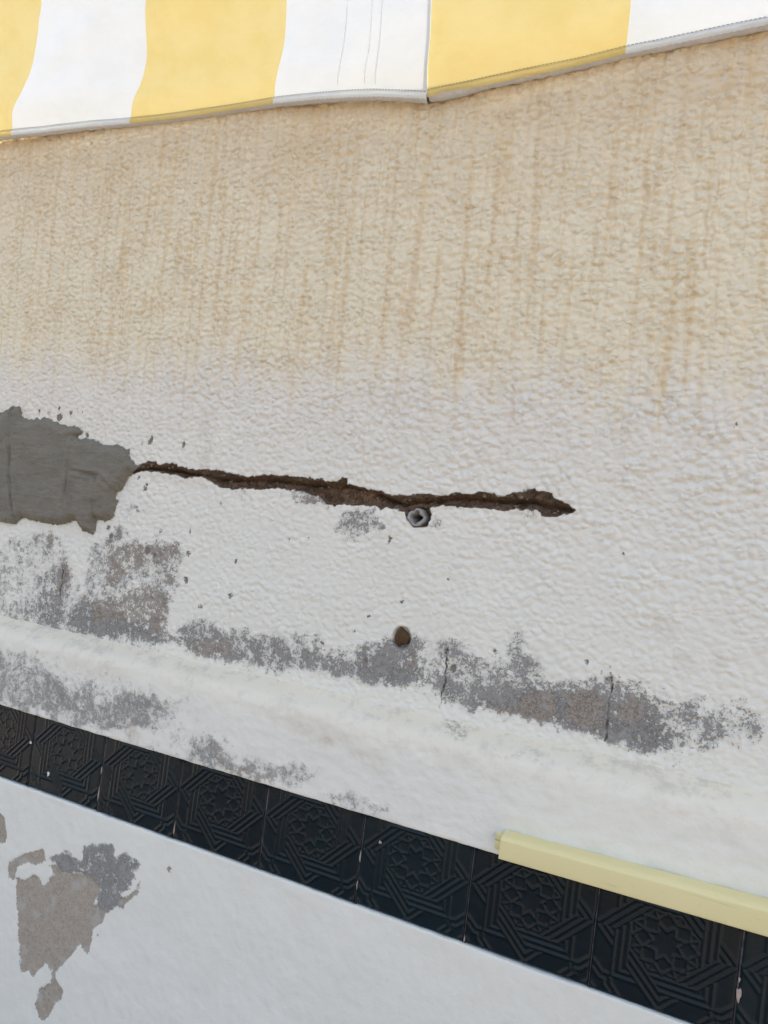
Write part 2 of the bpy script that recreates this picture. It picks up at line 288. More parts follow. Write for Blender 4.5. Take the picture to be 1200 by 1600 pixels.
# ------------------------------------------------------------------ material helper
class Mat:
    def __init__(self, name):
        self.m = bpy.data.materials.new(name); self.m.use_nodes = True
        self.t = self.m.node_tree; self.t.nodes.clear()
        self.out = self.t.nodes.new('ShaderNodeOutputMaterial')
        self.tc = self.t.nodes.new('ShaderNodeTexCoord')
        self.pos = self.tc.outputs['Object']
    def n(self, kind, ins=None, **props):
        nd = self.t.nodes.new(kind)
        for k, v in props.items():
            setattr(nd, k, v)
        for k, v in (ins or {}).items():
            if hasattr(v, 'is_linked'):
                self.t.links.new(v, nd.inputs[k])
            else:
                nd.inputs[k].default_value = v
        return nd
    def scaled(self, s):
        return self.n('ShaderNodeVectorMath', {0: self.pos, 1: s}, operation='MULTIPLY').outputs[0]
    def noise(self, scale, detail=3.0, rough=0.55, vec=None, dist=0.0):
        return self.n('ShaderNodeTexNoise', {'Vector': vec or self.pos, 'Scale': scale, 'Detail': detail, 'Roughness': rough, 'Distortion': dist}).outputs['Fac']
    def attr(self, name):
        return self.n('ShaderNodeAttribute', attribute_name=name).outputs['Fac']
    def math(self, op, a, b=0.0, c=0.0):
        return self.n('ShaderNodeMath', {0: a, 1: b, 2: c}, operation=op).outputs[0]
    def step(self, v, lo, hi):
        if hi < lo:
            return self.n('ShaderNodeMapRange', {0: v, 1: hi, 2: lo, 3: 1.0, 4: 0.0}, interpolation_type='SMOOTHSTEP').outputs[0]
        return self.n('ShaderNodeMapRange', {0: v, 1: lo, 2: hi, 3: 0.0, 4: 1.0}, interpolation_type='SMOOTHSTEP').outputs[0]
    def mix(self, fac, a, b):
        nd = self.n('ShaderNodeMix', {0: fac}, data_type='RGBA')
        for k, v in ((6, a), (7, b)):
            if hasattr(v, 'is_linked'):
                self.t.links.new(v, nd.inputs[k])
            else:
                nd.inputs[k].default_value = (*v, 1.0)
        return nd.outputs[2]
    def bump(self, h, strength_, dist, normal=None):
        ins = {'Height': h, 'Strength': strength_, 'Distance': dist}
        if normal is not None:
            ins['Normal'] = normal
        return self.n('ShaderNodeBump', ins).outputs[0]
    def surface(self, col, rough=0.9, normal=None, spec=0.3, **kw):
        ins = {'Roughness': rough, 'Specular IOR Level': spec}
        ins.update(kw)
        if normal is not None:
            ins['Normal'] = normal
        p = self.n('ShaderNodeBsdfPrincipled', ins)
        if hasattr(col, 'is_linked'):
            self.t.links.new(col, p.inputs['Base Color'])
        else:
            p.inputs['Base Color'].default_value = (*col, 1)
        self.t.links.new(p.outputs[0], self.out.inputs[0])
        return self.m

WHITE = (0.76, 0.755, 0.74)

def peeled(M, col, ragged=0.75, soft=0.0):
    """flaked paint, mould speckle and stains whose outlines come with the mesh"""
    fine = M.noise(330.0, 3.0, 0.65)
    mid = M.noise(120.0, 3.0, 0.6)
    big = M.noise(42.0, 4.0, 0.6)
    grit = M.noise(640.0, 2.0, 0.6)
    drip = M.noise(1.0, 3.0, 0.6, M.scaled((120.0, 40.0, 26.0)))
    c = lambda v, k: M.math('MULTIPLY', M.math('SUBTRACT', v, 0.5), k)
    add = lambda *v: v[0] if len(v) == 1 else M.math('ADD', v[0], add(*v[1:]))
    tan = M.math('MULTIPLY', M.attr('tan'), M.math('MULTIPLY_ADD', big, 1.4, -0.1))
    tan = M.math('MULTIPLY', tan, M.math('MULTIPLY_ADD', mid, 1.0, 0.4))
    col = M.mix(tan, col, (0.50, 0.42, 0.30))
    # mould and flaking: paint lost in specks, closing up where it is strong
    mo = M.attr('mould')
    br = M.attr('brown')
    gate = M.step(M.math('ADD', mo, br), 0.02, 0.14)
    v = add(c(fine, 1.5), c(mid, 1.25), c(big, 1.1), c(drip, 0.5), c(grit, 1.0))
    lost = M.math('MULTIPLY', M.step(add(v, mo, M.math('MULTIPLY', br, 0.30)), 0.47 - 0.16 * soft, 0.56 + 0.30 * soft), gate)
    film = M.math('MULTIPLY', M.step(add(mo, c(big, 1.3), c(mid, 0.8), c(fine, 0.5)), 0.1, 0.8), gate)
    col = M.mix(M.math('MULTIPLY', film, 0.60), col, (0.33, 0.32, 0.292))
    gcol = M.mix(M.step(add(fine, c(grit, 0.6)), 0.42, 0.60), (0.045, 0.043, 0.040), (0.205, 0.197, 0.177))
    gcol = M.mix(M.math('MULTIPLY', M.step(add(big, c(mid, 0.8)), 0.46, 0.66), 0.7), gcol, (0.27, 0.258, 0.232))
    bcol = M.mix(M.step(add(fine, c(grit, 0.6)), 0.40, 0.60), (0.105, 0.082, 0.060), (0.28, 0.228, 0.172))
    bcol = M.mix(M.math('MULTIPLY', M.step(add(drip, c(mid, 0.8)), 0.5, 0.7), 0.6), bcol, (0.30, 0.275, 0.25))
    bf = M.step(add(br, c(mid, 1.0), c(drip, 0.8)), 0.15, 0.5)
    col = M.mix(M.math('MULTIPLY', lost, 0.84 - 0.20 * soft), col, M.mix(bf, gcol, bcol))
    # sharp edged chips down to the render
    b = add(M.attr('bare'), c(mid, 0.012 * ragged), c(fine, 0.016 * ragged), c(big, 0.008 * ragged))
    bmask = M.step(b, 0.0007, -0.0007)
    rcol = M.mix(mid, (0.29, 0.24, 0.175), (0.44, 0.375, 0.285))
    rcol = M.mix(M.step(fine, 0.54, 0.70), rcol, (0.19, 0.16, 0.13))
    rcol = M.mix(M.step(big, 0.50, 0.66), rcol, (0.40, 0.365, 0.31))
    rcol = M.mix(M.step(grit, 0.60, 0.70), rcol, (0.50, 0.475, 0.44))
    rcol = M.mix(M.attr('dark'), rcol, M.mix(grit, (0.12, 0.10, 0.08), (0.28, 0.24, 0.195)))
    col = M.mix(M.math('MULTIPLY', bmask, 0.95), col, rcol)
    return col, M.math('MAXIMUM', bmask, lost), lost, fine, mid, big

# upper stucco
M = Mat('stained_stucco')
sx = M.n('ShaderNodeSeparateXYZ', {0: M.pos})
x_, z_ = sx.outputs[0], sx.outputs[2]
wob = M.math('MULTIPLY', M.math('SUBTRACT', M.noise(75.0, 2.0, 0.5), 0.5), 0.011)
xs = M.math('ADD', M.math('ADD', x_, wob), M.math('MULTIPLY', M.math('SUBTRACT', z_, 1.9), 0.035))
def streak(kx, kz, seed, det=2.0):
    v = M.n('ShaderNodeCombineXYZ', {0: M.math('MULTIPLY', xs, kx), 1: seed, 2: M.math('MULTIPLY', z_, kz)}).outputs[0]
    return M.noise(1.0, det, 0.5, v)
st1 = streak(74.0, 2.6, 3.1)
st2 = streak(125.0, 4.5, 7.7)
st3 = streak(19.0, 0.5, 1.3, 1.0)
st4 = streak(60.0, 1.2, 5.2)
cloud = M.noise(9.0, 4.0, 0.6)
brk = M.noise(120.0, 3.0, 0.6)
cc = lambda v, k: M.math('MULTIPLY', M.math('SUBTRACT', v, 0.5), k)
zz = M.math('ADD', z_, M.math('ADD', cc(st3, 0.07), M.math('ADD', cc(cloud, 0.06), cc(st4, 0.13))))
wash = M.step(zz, 1.635, 1.755)
top = M.step(M.math('ADD', zz, cc(cloud, 0.2)), 1.86, 2.14)
col = M.mix(M.noise(14.0, 4.0, 0.6), (0.73, 0.71, 0.61), (0.805, 0.785, 0.675))
pink = M.math('MULTIPLY', M.step(zz, 1.46, 1.66), 0.62)
col = M.mix(pink, col, (0.77, 0.715, 0.60))
col = M.mix(M.math('MULTIPLY', wash, 0.88), col, (0.80, 0.71, 0.500))  # ochre stain; the awning's warm light is put into its colour too
col = M.mix(M.math('MULTIPLY', M.math('MULTIPLY', wash, M.step(cloud, 0.35, 0.75)), 0.35), col, (0.80, 0.715, 0.52))
col = M.mix(M.math('MULTIPLY', top, 0.75), col, (0.68, 0.55, 0.365))  # browner stain under the hem, lightened to carry the cloth's glow
low = M.step(M.math('ADD', zz, cc(st2, 0.25)), 1.56, 1.80)
crumb = M.math('MULTIPLY_ADD', M.step(brk, 0.36, 0.58), 0.65, 0.35)
str1 = M.math('MULTIPLY', M.math('MULTIPLY', M.step(st1, 0.52, 0.63), low), crumb)
str2 = M.math('MULTIPLY', M.math('MULTIPLY', M.step(st2, 0.53, 0.65), wash), crumb)
col = M.mix(M.math('MULTIPLY', str1, 0.42), col, (0.69, 0.51, 0.25))
col = M.mix(M.math('MULTIPLY', str2, 0.40), col, (0.63, 0.475, 0.265))
tr = M.math('MULTIPLY', M.math('MULTIPLY', M.step(st1, 0.60, 0.72), M.step(zz, 1.42, 1.60)), 0.28)
col = M.mix(tr, col, (0.62, 0.48, 0.36))
col, bm, mm, fine, mid, big = peeled(M, col, 0.75, 0.3)
# fine vertical cracks
vn = M.math('ADD', M.attr('vein'), M.math('MULTIPLY', M.math('SUBTRACT', mid, 0.5), 0.004))
vmask = M.math('MULTIPLY', M.step(vn, 0.0017, 0.0003), M.math('MULTIPLY_ADD', M.step(M.noise(45.0, 2.0), 0.34, 0.5), 0.5, 0.5))
col = M.mix(vmask, col, (0.075, 0.058, 0.045))
# the broken out crack shows old mortar and brick
ck = M.attr('crack')
ckm = M.step(M.math('ADD', ck, M.math('MULTIPLY', M.math('SUBTRACT', fine, 0.5), 0.0016)), 0.0011, -0.0004)
lip = M.attr('lip')
cn = M.noise(200.0, 5.0, 0.7)
ccol = M.mix(M.step(big, 0.4, 0.6), (0.235, 0.145, 0.082), (0.40, 0.26, 0.16))
ccol = M.mix(M.math('MULTIPLY', M.math('MULTIPLY', lip, M.step(mid, 0.34, 0.56)), 0.8), ccol, M.mix(fine, (0.17, 0.128, 0.088), (0.31, 0.245, 0.18)))
ccol = M.mix(M.step(cn, 0.52, 0.62), ccol, (0.12, 0.076, 0.047))
ccol = M.mix(M.step(fine, 0.62, 0.70), ccol, (0.33, 0.25, 0.18))
col = M.mix(ckm, col, ccol)
wv = M.n('ShaderNodeTexNoise', {'Vector': M.pos, 'Scale': 70.0, 'Detail': 2.0}).outputs['Color']
wv = M.n('ShaderNodeVectorMath', {0: wv, 1: (0.009, 0.009, 0.009)}, operation='MULTIPLY').outputs[0]
wv = M.n('ShaderNodeVectorMath', {0: wv, 1: M.pos}, operation='ADD').outputs[0]
wv = M.n('ShaderNodeVectorMath', {0: wv, 1: (108.0, 40.0, 132.0)}, operation='MULTIPLY').outputs[0]
cell = M.n('ShaderNodeTexVoronoi', {'Vector': wv, 'Scale': 1.0, 'Randomness': 0.9}, feature='F1').outputs['Distance']
cell = M.step(cell, 0.75, 0.10)
cell = M.math('MULTIPLY', cell, M.math('MULTIPLY_ADD', M.step(M.noise(28.0, 2.0), 0.32, 0.62), 0.6, 0.4))
calm = M.math('MULTIPLY_ADD', M.step(z_, 1.42, 1.72), 0.55, 0.45)
nb = M.bump(M.noise(300.0, 3.0, 0.55), 0.22, 0.0016)
nb = M.bump(M.math('MULTIPLY', cell, calm), 0.6, 0.0040, nb)
nb = M.bump(bm, 0.5, -0.0015, nb)
nb = M.bump(M.math('MULTIPLY', ckm, cn), 1.0, 0.014, nb)
MAT_STUCCO = M.surface(col, 0.92, nb, 0.2)

# ledge and base plaster
def plaster(name, lumpy, ragged, soft):
    M = Mat(name)
    col = M.mix(M.noise(11.0, 4.0, 0.62), (0.73, 0.71, 0.61), (0.815, 0.795, 0.685))
    col = M.mix(M.math('MULTIPLY', M.attr('cream'), M.math('MULTIPLY_ADD', M.noise(16.0, 4.0, 0.6), 1.2, 0.35)), col, (0.79, 0.71, 0.545))
    grime = M.math('MULTIPLY', M.attr('cream'), M.step(M.math('ADD', M.noise(48.0, 5.0, 0.7), M.math('MULTIPLY', M.noise(9.0, 2.0), 0.5)), 0.72, 0.95))
    col = M.mix(M.math('MULTIPLY', grime, 0.55), col, (0.50, 0.46, 0.38))
    col = M.mix(M.math('MULTIPLY', M.attr('green'), M.step(M.noise(160.0, 3.0, 0.7), 0.38, 0.6)), col, (0.30, 0.30, 0.22))
    col, bm, mm, fine, mid, big = peeled(M, col, ragged, soft)
    nb = M.bump(M.noise(260.0, 3.0, 0.55), 0.22 * lumpy, 0.0016)
    nb = M.bump(M.noise(70.0, 3.0, 0.5), 0.35 * lumpy, 0.003, nb)
    nb = M.bump(bm, 0.6, -0.0016, nb)
    return M.surface(col, 0.85, nb, 0.25)
MAT_LEDGE = plaster('white_plaster_ledge', 1.0, 1.0, 1.0)
MAT_BASE = plaster('white_plaster_base', 0.75, 0.6, 0.6)

# mortar
M = Mat('grey_cement_mortar')
n1 = M.noise(1.0, 4.0, 0.6, M.scaled((30.0, 30.0, 75.0)))
n2 = M.noise(260.0, 3.0, 0.65)
col = M.mix(n1, (0.150, 0.137, 0.104), (0.238, 0.218, 0.168))
col = M.mix(M.step(n2, 0.56, 0.74), col, (0.10, 0.096, 0.086))
nb = M.bump(n2, 0.35, 0.0016)
nb = M.bump(M.noise(1.0, 3.0, 0.6, M.scaled((40.0, 40.0, 170.0))), 0.6, 0.0035, nb)
MAT_MORTAR = M.surface(col, 0.78, nb, 0.3)

M = Mat('brown_mortar_crumb')
MAT_CRUMB = M.surface(M.mix(M.noise(90.0, 3.0, 0.6), (0.13, 0.085, 0.055), (0.32, 0.25, 0.18)), 0.95, M.bump(M.noise(500.0), 0.6, 0.002))
# masonry core
M = Mat('old_masonry')
MAT_CORE = M.surface(M.mix(M.noise(40.0), (0.22, 0.17, 0.13), (0.34, 0.29, 0.24)), 0.95)

# tile glaze
M = Mat('dark_teal_glaze')
oi = M.n('ShaderNodeObjectInfo').outputs['Random']
col = M.mix(oi, (0.0015, 0.0080, 0.0120), (0.0024, 0.0140, 0.0190))
col = M.mix(M.step(M.noise(45.0, 4.0, 0.6), 0.5, 0.75), col, (0.004, 0.009, 0.015))
rough = M.math('MULTIPLY_ADD', M.noise(90.0, 3.0, 0.6), 0.16, 0.11)
nb = M.bump(M.noise(130.0, 2.0, 0.5), 0.18, 0.0012)
MAT_TILE = M.surface(col, rough, nb, 0.28)

M = Mat('grout')
MAT_GROUT = M.surface(M.mix(M.step(M.noise(70.0, 3.0, 0.6), 0.42, 0.62), (0.055, 0.055, 0.06), (0.13, 0.115, 0.11)), 0.95, M.bump(M.noise(500.0), 0.5, 0.001))
M = Mat('pale_grout_chip')
MAT_CHIP = M.surface(M.mix(M.noise(200.0), (0.34, 0.25, 0.21), (0.52, 0.42, 0.36)), 0.9)
M = Mat('white_paint_splash')
MAT_SPLASH = M.surface(M.mix(M.noise(120.0), (0.62, 0.61, 0.58), (0.72, 0.71, 0.69)), 0.6)

# yellowed plastic
M = Mat('yellowed_plastic')
col = M.mix(M.noise(8.0, 3.0, 0.5), (0.72, 0.63, 0.30), (0.78, 0.69, 0.36))
col = M.mix(M.step(M.noise(90.0, 4.0, 0.7), 0.62, 0.8), col, (0.55, 0.49, 0.28))
col = M.mix(M.math('MULTIPLY', M.step(M.noise(1.0, 4.0, 0.7, M.scaled((14.0, 60.0, 160.0))), 0.58, 0.75), 0.35), col, (0.46, 0.42, 0.30))
MAT_PLASTIC = M.surface(col, 0.42, M.bump(M.noise(60.0, 2.0), 0.06, 0.002), 0.45)

# grey plastic pipe, rust
M = Mat('grey_plastic_pipe')
MAT_PIPE = M.surface(M.mix(M.noise(160.0, 3.0, 0.6), (0.22, 0.21, 0.19), (0.46, 0.45, 0.42)), 0.7, M.bump(M.noise(300.0), 0.5, 0.002))
M = Mat('rusty_plug')
MAT_RUST = M.surface(M.mix(M.noise(150.0, 4.0, 0.65), (0.03, 0.019, 0.009), (0.14, 0.078, 0.03)), 0.85, M.bump(M.noise(220.0, 3.0), 0.8, 0.003))

# floor
M = Mat('dark_terrace_concrete')
col = M.mix(M.noise(1.3, 5.0, 0.6), (0.125, 0.103, 0.083), (0.17, 0.14, 0.112))
col = M.mix(M.step(M.noise(60.0, 3.0, 0.7), 0.5, 0.8), col, (0.11, 0.09, 0.075))
MAT_FLOOR = M.surface(col, 0.9, M.bump(M.noise(80.0, 4.0), 0.4, 0.004))

# awning cloth
def cloth(name, trans, gain=1.0):
    M = Mat(name)
    s = M.attr('stripe')
    f = M.math('PINGPONG', s, 1.0)                       # knots sit at n + 0.5
    par = M.math('MODULO', M.math('FLOOR', s), 2.0)
    mottle = M.step(M.noise(13.0, 5.0, 0.62, M.scaled((1.0, 1.0, 1.5))), 0.3, 0.62)  # soft grey shadows of the cloth put into its colour, with faint soiling
    yel = M.mix(mottle, (0.77 * gain, 0.645 * gain, 0.265 * gain), (0.80 * gain, 0.685 * gain, 0.315 * gain))
    whi = M.mix(mottle, (0.755 * gain, 0.81 * gain, 0.825 * gain), (0.79 * gain, 0.845 * gain, 0.86 * gain))
    col = M.mix(par, yel, whi)
    weave = M.n('ShaderNodeTexWave', {'Vector': M.pos, 'Scale': 260.0, 'Distortion': 1.5, 'Detail': 1.0}, wave_type='BANDS', bands_direction='Z').outputs['Fac']
    nb = M.bump(weave, 0.05, 0.0008)
    nb = M.bump(M.noise(55.0, 4.0, 0.6, M.scaled((0.6, 1.0, 1.4))), 0.4, 0.0035, nb)
    d = M.n('ShaderNodeBsdfDiffuse', {'Color': col, 'Normal': nb})
    tr = M.n('ShaderNodeBsdfTranslucent', {'Color': col, 'Normal': nb})
    mx = M.n('ShaderNodeMixShader', {0: trans, 1: d.outputs[0], 2: tr.outputs[0]})
    M.t.links.new(mx.outputs[0], M.out.inputs[0])
    return M.m
MAT_CLOTH = cloth('striped_awning_cloth', 0.060)
MAT_HEM = cloth('striped_awning_hem', 0.16)
M = Mat('grey_white_binding')
MAT_BIND = M.surface(M.mix(M.noise(180.0, 3.0, 0.6), (0.58, 0.58, 0.58), (0.74, 0.74, 0.73)), 0.95, M.bump(M.noise(500.0), 0.6, 0.002))
M = Mat('sewing_thread')
MAT_THREAD = M.surface((0.42, 0.37, 0.27), 0.8)
M = Mat('white_thread')
MAT_WTHREAD = M.surface((0.90, 0.91, 0.90), 0.7)
M = Mat('grey_aluminium')
MAT_ALU = M.surface((0.55, 0.55, 0.55), 0.4, None, 0.5, Metallic=0.8)

# ------------------------------------------------------------------ ground
fv, ff = [(-600, -600, 0), (600, -600, 0), (600, 600, 0), (-600, 600, 0)], [(0, 1, 2, 3)]
floor = mesh_obj('terrace_floor', fv, ff, MAT_FLOOR, None, False)
floor['kind'] = 'structure'

# ------------------------------------------------------------------ wall
wall = thing('rendered_wall', 'white rendered wall with stained stucco, long open crack and dark tile border', 'wall')
X0, X1 = -1.6, 2.6
WALL_TOP = 2.120
YU = 0.030       # plane of the upper stucco; the tiled lower part stands 3 cm proud

def part_box(name, b, mat, parent):
    v, f = box(*b)
    return mesh_obj(name, v, f, mat, parent, False)
part_box('masonry_core', (X0 + .002, X1 - .002, 0.085, 0.25, 0.0, WALL_TOP - 0.003), MAT_CORE, wall)
part_box('wall_cap', (X0 + .001, X1 - .001, 0.034, 0.252, WALL_TOP - 0.003, WALL_TOP + 0.003), MAT_CORE, wall)

# upper stucco face: real relief, crack broken out of it
ax = axis(X0, -0.42, 1.16, X1, 0.0019, 0.02)
az = np.arange(1.2, WALL_TOP, 0.0019)
X, Z = np.meshgrid(ax, az)
def stucco_relief(X, Z):
    wx = X + 0.0050 * fbm(X * 60, Z * 60, 3, 2); wz = Z + 0.0050 * fbm(X * 60, Z * 60, 9, 2)
    f1, f2 = worley(wx * 80, wz * 96, 5)
    g1, g2 = worley(wx * 165 + 7, wz * 190, 11)
    lump = smooth(0.95, 0.05, f1) + 0.35 * smooth(0.0, 0.5, f2 - f1)
    small = np.sqrt(np.clip(g2 - g1, 0, 1)) * 0.5
    area = 0.55 + 0.8 * smooth(-0.5, 0.6, fbm(X * 16, Z * 16, 21, 3))
    h = (lump * 0.0031 + small * 0.0007) * area + 0.0008 * fbm(X * 110, Z * 120, 31, 3)
    # many coats of paint have softened the lower part
    amp = 0.42 + 0.58 * smooth(1.40, 1.74, Z + 0.25 * (X - 0.5))
    return h * amp + 0.0022 * fbm(X * 5, Z * 5, 41, 2)
H = stucco_relief(X, Z)
jit = 0.0030 * fbm(X * 150, Z * 150, 51, 3) + 0.0018 * fbm(X * 60, Z * 60, 57, 2)
crack = poly_sdf(X, Z, CRACK) + jit
slot = poly_sdf(X, Z, SLOT, False) + 0.001 * fbm(X * 90, Z * 90, 61, 2)
SL = np.array(SLOT)
zslot = np.interp(X, SL[:, 0], SL[:, 1])
above = smooth(-0.0015, 0.0025, Z - zslot)
bare = np.full(X.shape, CAP)
brown = strength(X, Z, [(1.0, p) for p in BARE], 0.007)
bare = spots_sdf(X, Z, SPOTS, bare)
vein = np.full(X.shape, CAP)
for p in VEINS:
    vein = poly_sdf(X + 0.0045 * fbm(X * 8, Z * 55, 73, 3), Z, p, False, vein)
vein = np.minimum(vein + np.clip(0.0014 * fbm(X * 60, Z * 60, 77, 2), -.001, .003), CAP)
mould = strength(X, Z, MOULD)
tan = strength(X, Z, TAN, 0.012)
Y = YU - H + 0.0028
pd = np.hypot(X - 0.6074, (Z - 1.3300) * 0.88)
Y = Y + 0.007 * smooth(0.0140, 0.0115, pd)
Y = Y + 0.0012 * smooth(0.001, -0.002, bare) + 0.0016 * smooth(0.0022, 0.0006, vein)
inside = smooth(0.0004, -0.0024, crack)
rough = 0.0075 * fbm(X * 85, Z * 110, 81, 4)
depth = above * 0.006 + (1 - above) * 0.0125 + 0.013 * np.exp(-(slot / 0.0026) ** 2) + rough
depth = depth * smooth(0.0, -0.006, crack) ** 0.5
hole = np.hypot(X - 0.6085, (Z - 1.4935)) - 0.0135
depth = np.where(hole < 0, 0.045, depth)
Y = Y + inside * np.clip(depth, 0.002, 0.046)
V = np.stack([X, Y, Z], -1).reshape(-1, 3)
mesh_obj('stucco_face', V, grid_faces(len(az), len(ax)), MAT_STUCCO, wall, True,
         {'brown': brown, 'dark': np.ones(X.shape), 'bare': bare, 'mould': mould, 'tan': tan, 'vein': vein, 'crack': crack, 'lip': above})

# trowelled cement patch, feathered so that the lumps of the stucco break its edge
px = np.arange(-0.46, 0.13, 0.0019); pz = np.arange(1.40, 1.66, 0.0019)
PX, PZ = np.meshgrid(px, pz)
d = poly_sdf(PX, PZ, PATCH) + 0.0045 * fbm(PX * 95, PZ * 55, 91, 3)
cr = np.full(PX.shape, CAP)
for p in CREASES:
    cr = poly_sdf(PX, PZ, p, False, cr)
cr = cr + 0.002 * fbm(PX * 30, PZ * 30, 97, 2)
base = YU - 0.0015
bulge = 0.0065 * smooth(0.003, -0.012, d) - 0.0035 * smooth(-0.0005, 0.0035, d)
trowel = 0.0034 * fbm(PX * 14, PZ * 30, 101, 3) + 0.0010 * fbm(PX * 40, PZ * 140, 107, 3)
stepv = 0.0035 * smooth(0.0, 0.004, PX - np.interp(PZ, [1.40, 1.45, 1.50, 1.55, 1.6], [-0.012, -0.01, -0.004, 0.004, 0.008]))
PY = base - bulge - trowel * smooth(0.003, -0.004, d) - stepv * smooth(0.0, -0.006, d) + 0.0050 * np.exp(-(cr / 0.0024) ** 2) * smooth(-0.3, 0.5, fbm(PX * 22, PZ * 22, 331, 2)) - 0.0022 * np.exp(-((cr - 0.006) / 0.004) ** 2)
V = np.stack([PX, PY, PZ], -1).reshape(-1, 3)
k = (d < 0.0038)
keep = k[:-1, :-1] & k[1:, :-1] & k[:-1, 1:] & k[1:, 1:]
F = grid_faces(len(pz), len(px), keep)
V, F, A = compact(V, F, {})
mp = mesh_obj('mortar_patch', V, F, MAT_MORTAR, wall)
mp['label'] = 'fresh grey cement patch at the end of the crack'

# loose crumbs of mortar lodged in the crack
rc = random.Random(11)
CV = []; CF = []
for k_ in range(150):
    xx = rc.uniform(0.115, 0.805)
    zz0 = float(np.interp(xx, SL[:, 0], SL[:, 1]))
    zc = zz0 + rc.choice((-1, -1, 1)) * rc.uniform(0.002, 0.010)
    ii = min(max(int(np.searchsorted(ax, xx)), 0), len(ax) - 1); jj = min(max(int(np.searchsorted(az, zc)), 0), len(az) - 1)
    if crack[jj, ii] > -0.0015:
        continue
    r0 = rc.uniform(0.0012, 0.0036)
    cc_ = np.array((xx, Y[jj, ii] - r0 * 0.3, zc))
    q0 = len(CV)
    for th_, n_ in ((0.0, 1), (0.9, 5), (2.1, 5), (math.pi, 1)):
        for a_ in range(5):
            w_ = rc.uniform(0.75, 1.25) * r0
            an = 2 * math.pi * a_ / 5 + th_
            CV.append(cc_ + np.array((w_ * math.sin(th_) * math.cos(an), -w_ * math.cos(th_), w_ * math.sin(th_) * math.sin(an) * 0.8)))
    for r_ in range(3):
        for a_ in range(5):
            CF.append((q0 + r_ * 5 + a_, q0 + r_ * 5 + (a_ + 1) % 5, q0 + (r_ + 1) * 5 + (a_ + 1) % 5, q0 + (r_ + 1) * 5 + a_))
cb = mesh_obj('mortar_crumbs', CV, CF, MAT_CRUMB, wall, False)
cb['kind'] = 'stuff'

# ledge: sloping shoulder, then a vertical band down to the tiles
prof = np.array([(0.050, 1.2440), (0.034, 1.2375), (0.022, 1.2315), (0.010, 1.2250), (0.000, 1.2185), (-0.0052, 1.2080), (-0.0070, 1.188), (-0.0072, 1.150), (-0.0072, 1.1045), (-0.0068, 1.1012), (-0.0045, 1.1000), (0.006, 1.0998)])
sl = np.concatenate([[0], np.cumsum(np.linalg.norm(np.diff(prof, axis=0), axis=1))])
ts = np.concatenate([np.arange(0, sl[-4], 0.0024), np.linspace(sl[-4], sl[-1], 14)])
py_ = np.interp(ts, sl, prof[:, 0]); pz_ = np.interp(ts, sl, prof[:, 1])
ker = np.array([1, 2, 3, 2, 1]) / 9.0
for _ in range(3):
    q = np.pad(py_[:-16], 2, mode='edge'); py_[:-16] = np.convolve(q, ker, 'valid')
    q = np.pad(pz_[:-16], 2, mode='edge'); pz_[2:-16] = np.convolve(q, ker, 'valid')[2:]
lx = axis(X0, -0.42, 1.16, X1, 0.0026, 0.02)
LX, LT = np.meshgrid(lx, ts)
LY = np.interp(LT, ts, py_); LZ = np.interp(LT, ts, pz_)
wob = fbm(LX * 9, LT * 9, 111, 4)
up_ = smooth(0.07, 0.0, LT)
n_out = 0.0013 * fbm(LX * 45, LT * 60, 117, 3) + 0.0022 * wob * (0.6 + up_) + 0.0008 * up_ * np.sqrt(np.clip(np.subtract(*worley(LX * 75, LT * 90, 5)[::-1]), 0, 1))
bot = smooth(sl[-4] - 0.004, sl[-1], LT)
LY = LY - n_out * (1 - 0.6 * bot) - 0.002 * up_ * fbm(LX * 22, LT * 40, 121, 3) - 0.0014 * smooth(0.10, 0.0, LT) * np.abs(fbm(LX * 60, LT * 95, 123, 3))
LZ = LZ + (0.5 * n_out + 0.0035 * fbm(LX * 5, 0 * LT, 127, 3)) * smooth(0.05, 0.0, LT) + bot * (0.0012 * fbm(LX * 55, 0 * LT + 3.3, 131, 3) + 0.0012 * fbm(LX * 8, 0 * LT, 133, 2))
lb = np.full(LX.shape, CAP)
lbrown = strength(LX, LZ, [(1.0, p) for p in LEDGE_BARE], 0.006)
cream = smooth(0.110, 0.02, LT) * smooth(0.0, 0.012, LT)  # cream staining; also puts the shoulder's shading against the wall into the colour
V = np.stack([LX, LY, LZ], -1).reshape(-1, 3)
mesh_obj('plaster_ledge', V, grid_faces(len(ts), len(lx)), MAT_LEDGE, wall, True,
         {'brown': lbrown, 'dark': np.zeros(LX.shape), 'bare': lb, 'mould': strength(LX, LZ, LEDGE_MOULD, 0.010), 'tan': strength(LX, LZ, LEDGE_TAN, 0.010),
          'green': strength(LX, LZ, LEDGE_GREEN, 0.004), 'cream': cream})

# base: plaster below the tiles, its top edge a small rounded lip
prof = [(0.006, 0.9808), (-0.0024, 0.9808), (-0.0032, 0.9804), (-0.0036, 0.9790)]
zs_ = axis(0.0, 0.60, 0.9760, 0.9765, 0.0028, 0.03)
zs_ = np.clip(zs_, 0, 0.9765)[::-1]
zs_ = np.unique(zs_)[::-1]
by = np.concatenate([[p[0] for p in prof], np.full(len(zs_), -0.0037)])
bz = np.concatenate([[p[1] for p in prof], zs_])
bx_ = axis(X0, -0.42, 1.16, X1, 0.0028, 0.02)
BX, BI = np.meshgrid(bx_, np.arange(len(bz)))
BY = by[BI]; BZ = bz[BI]
edge = smooth(0.970, 0.981, BZ)
BY = BY - (0.0007 * fbm(BX * 60, BZ * 45, 141, 3) + 0.0022 * fbm(BX * 7, BZ * 7, 147, 3)) * (1 - 0.7 * edge)
BZ2 = BZ + edge * (0.0010 * fbm(BX * 60, 0 * BX, 151, 3) + 0.0010 * fbm(BX * 9, 0 * BX, 157, 2))
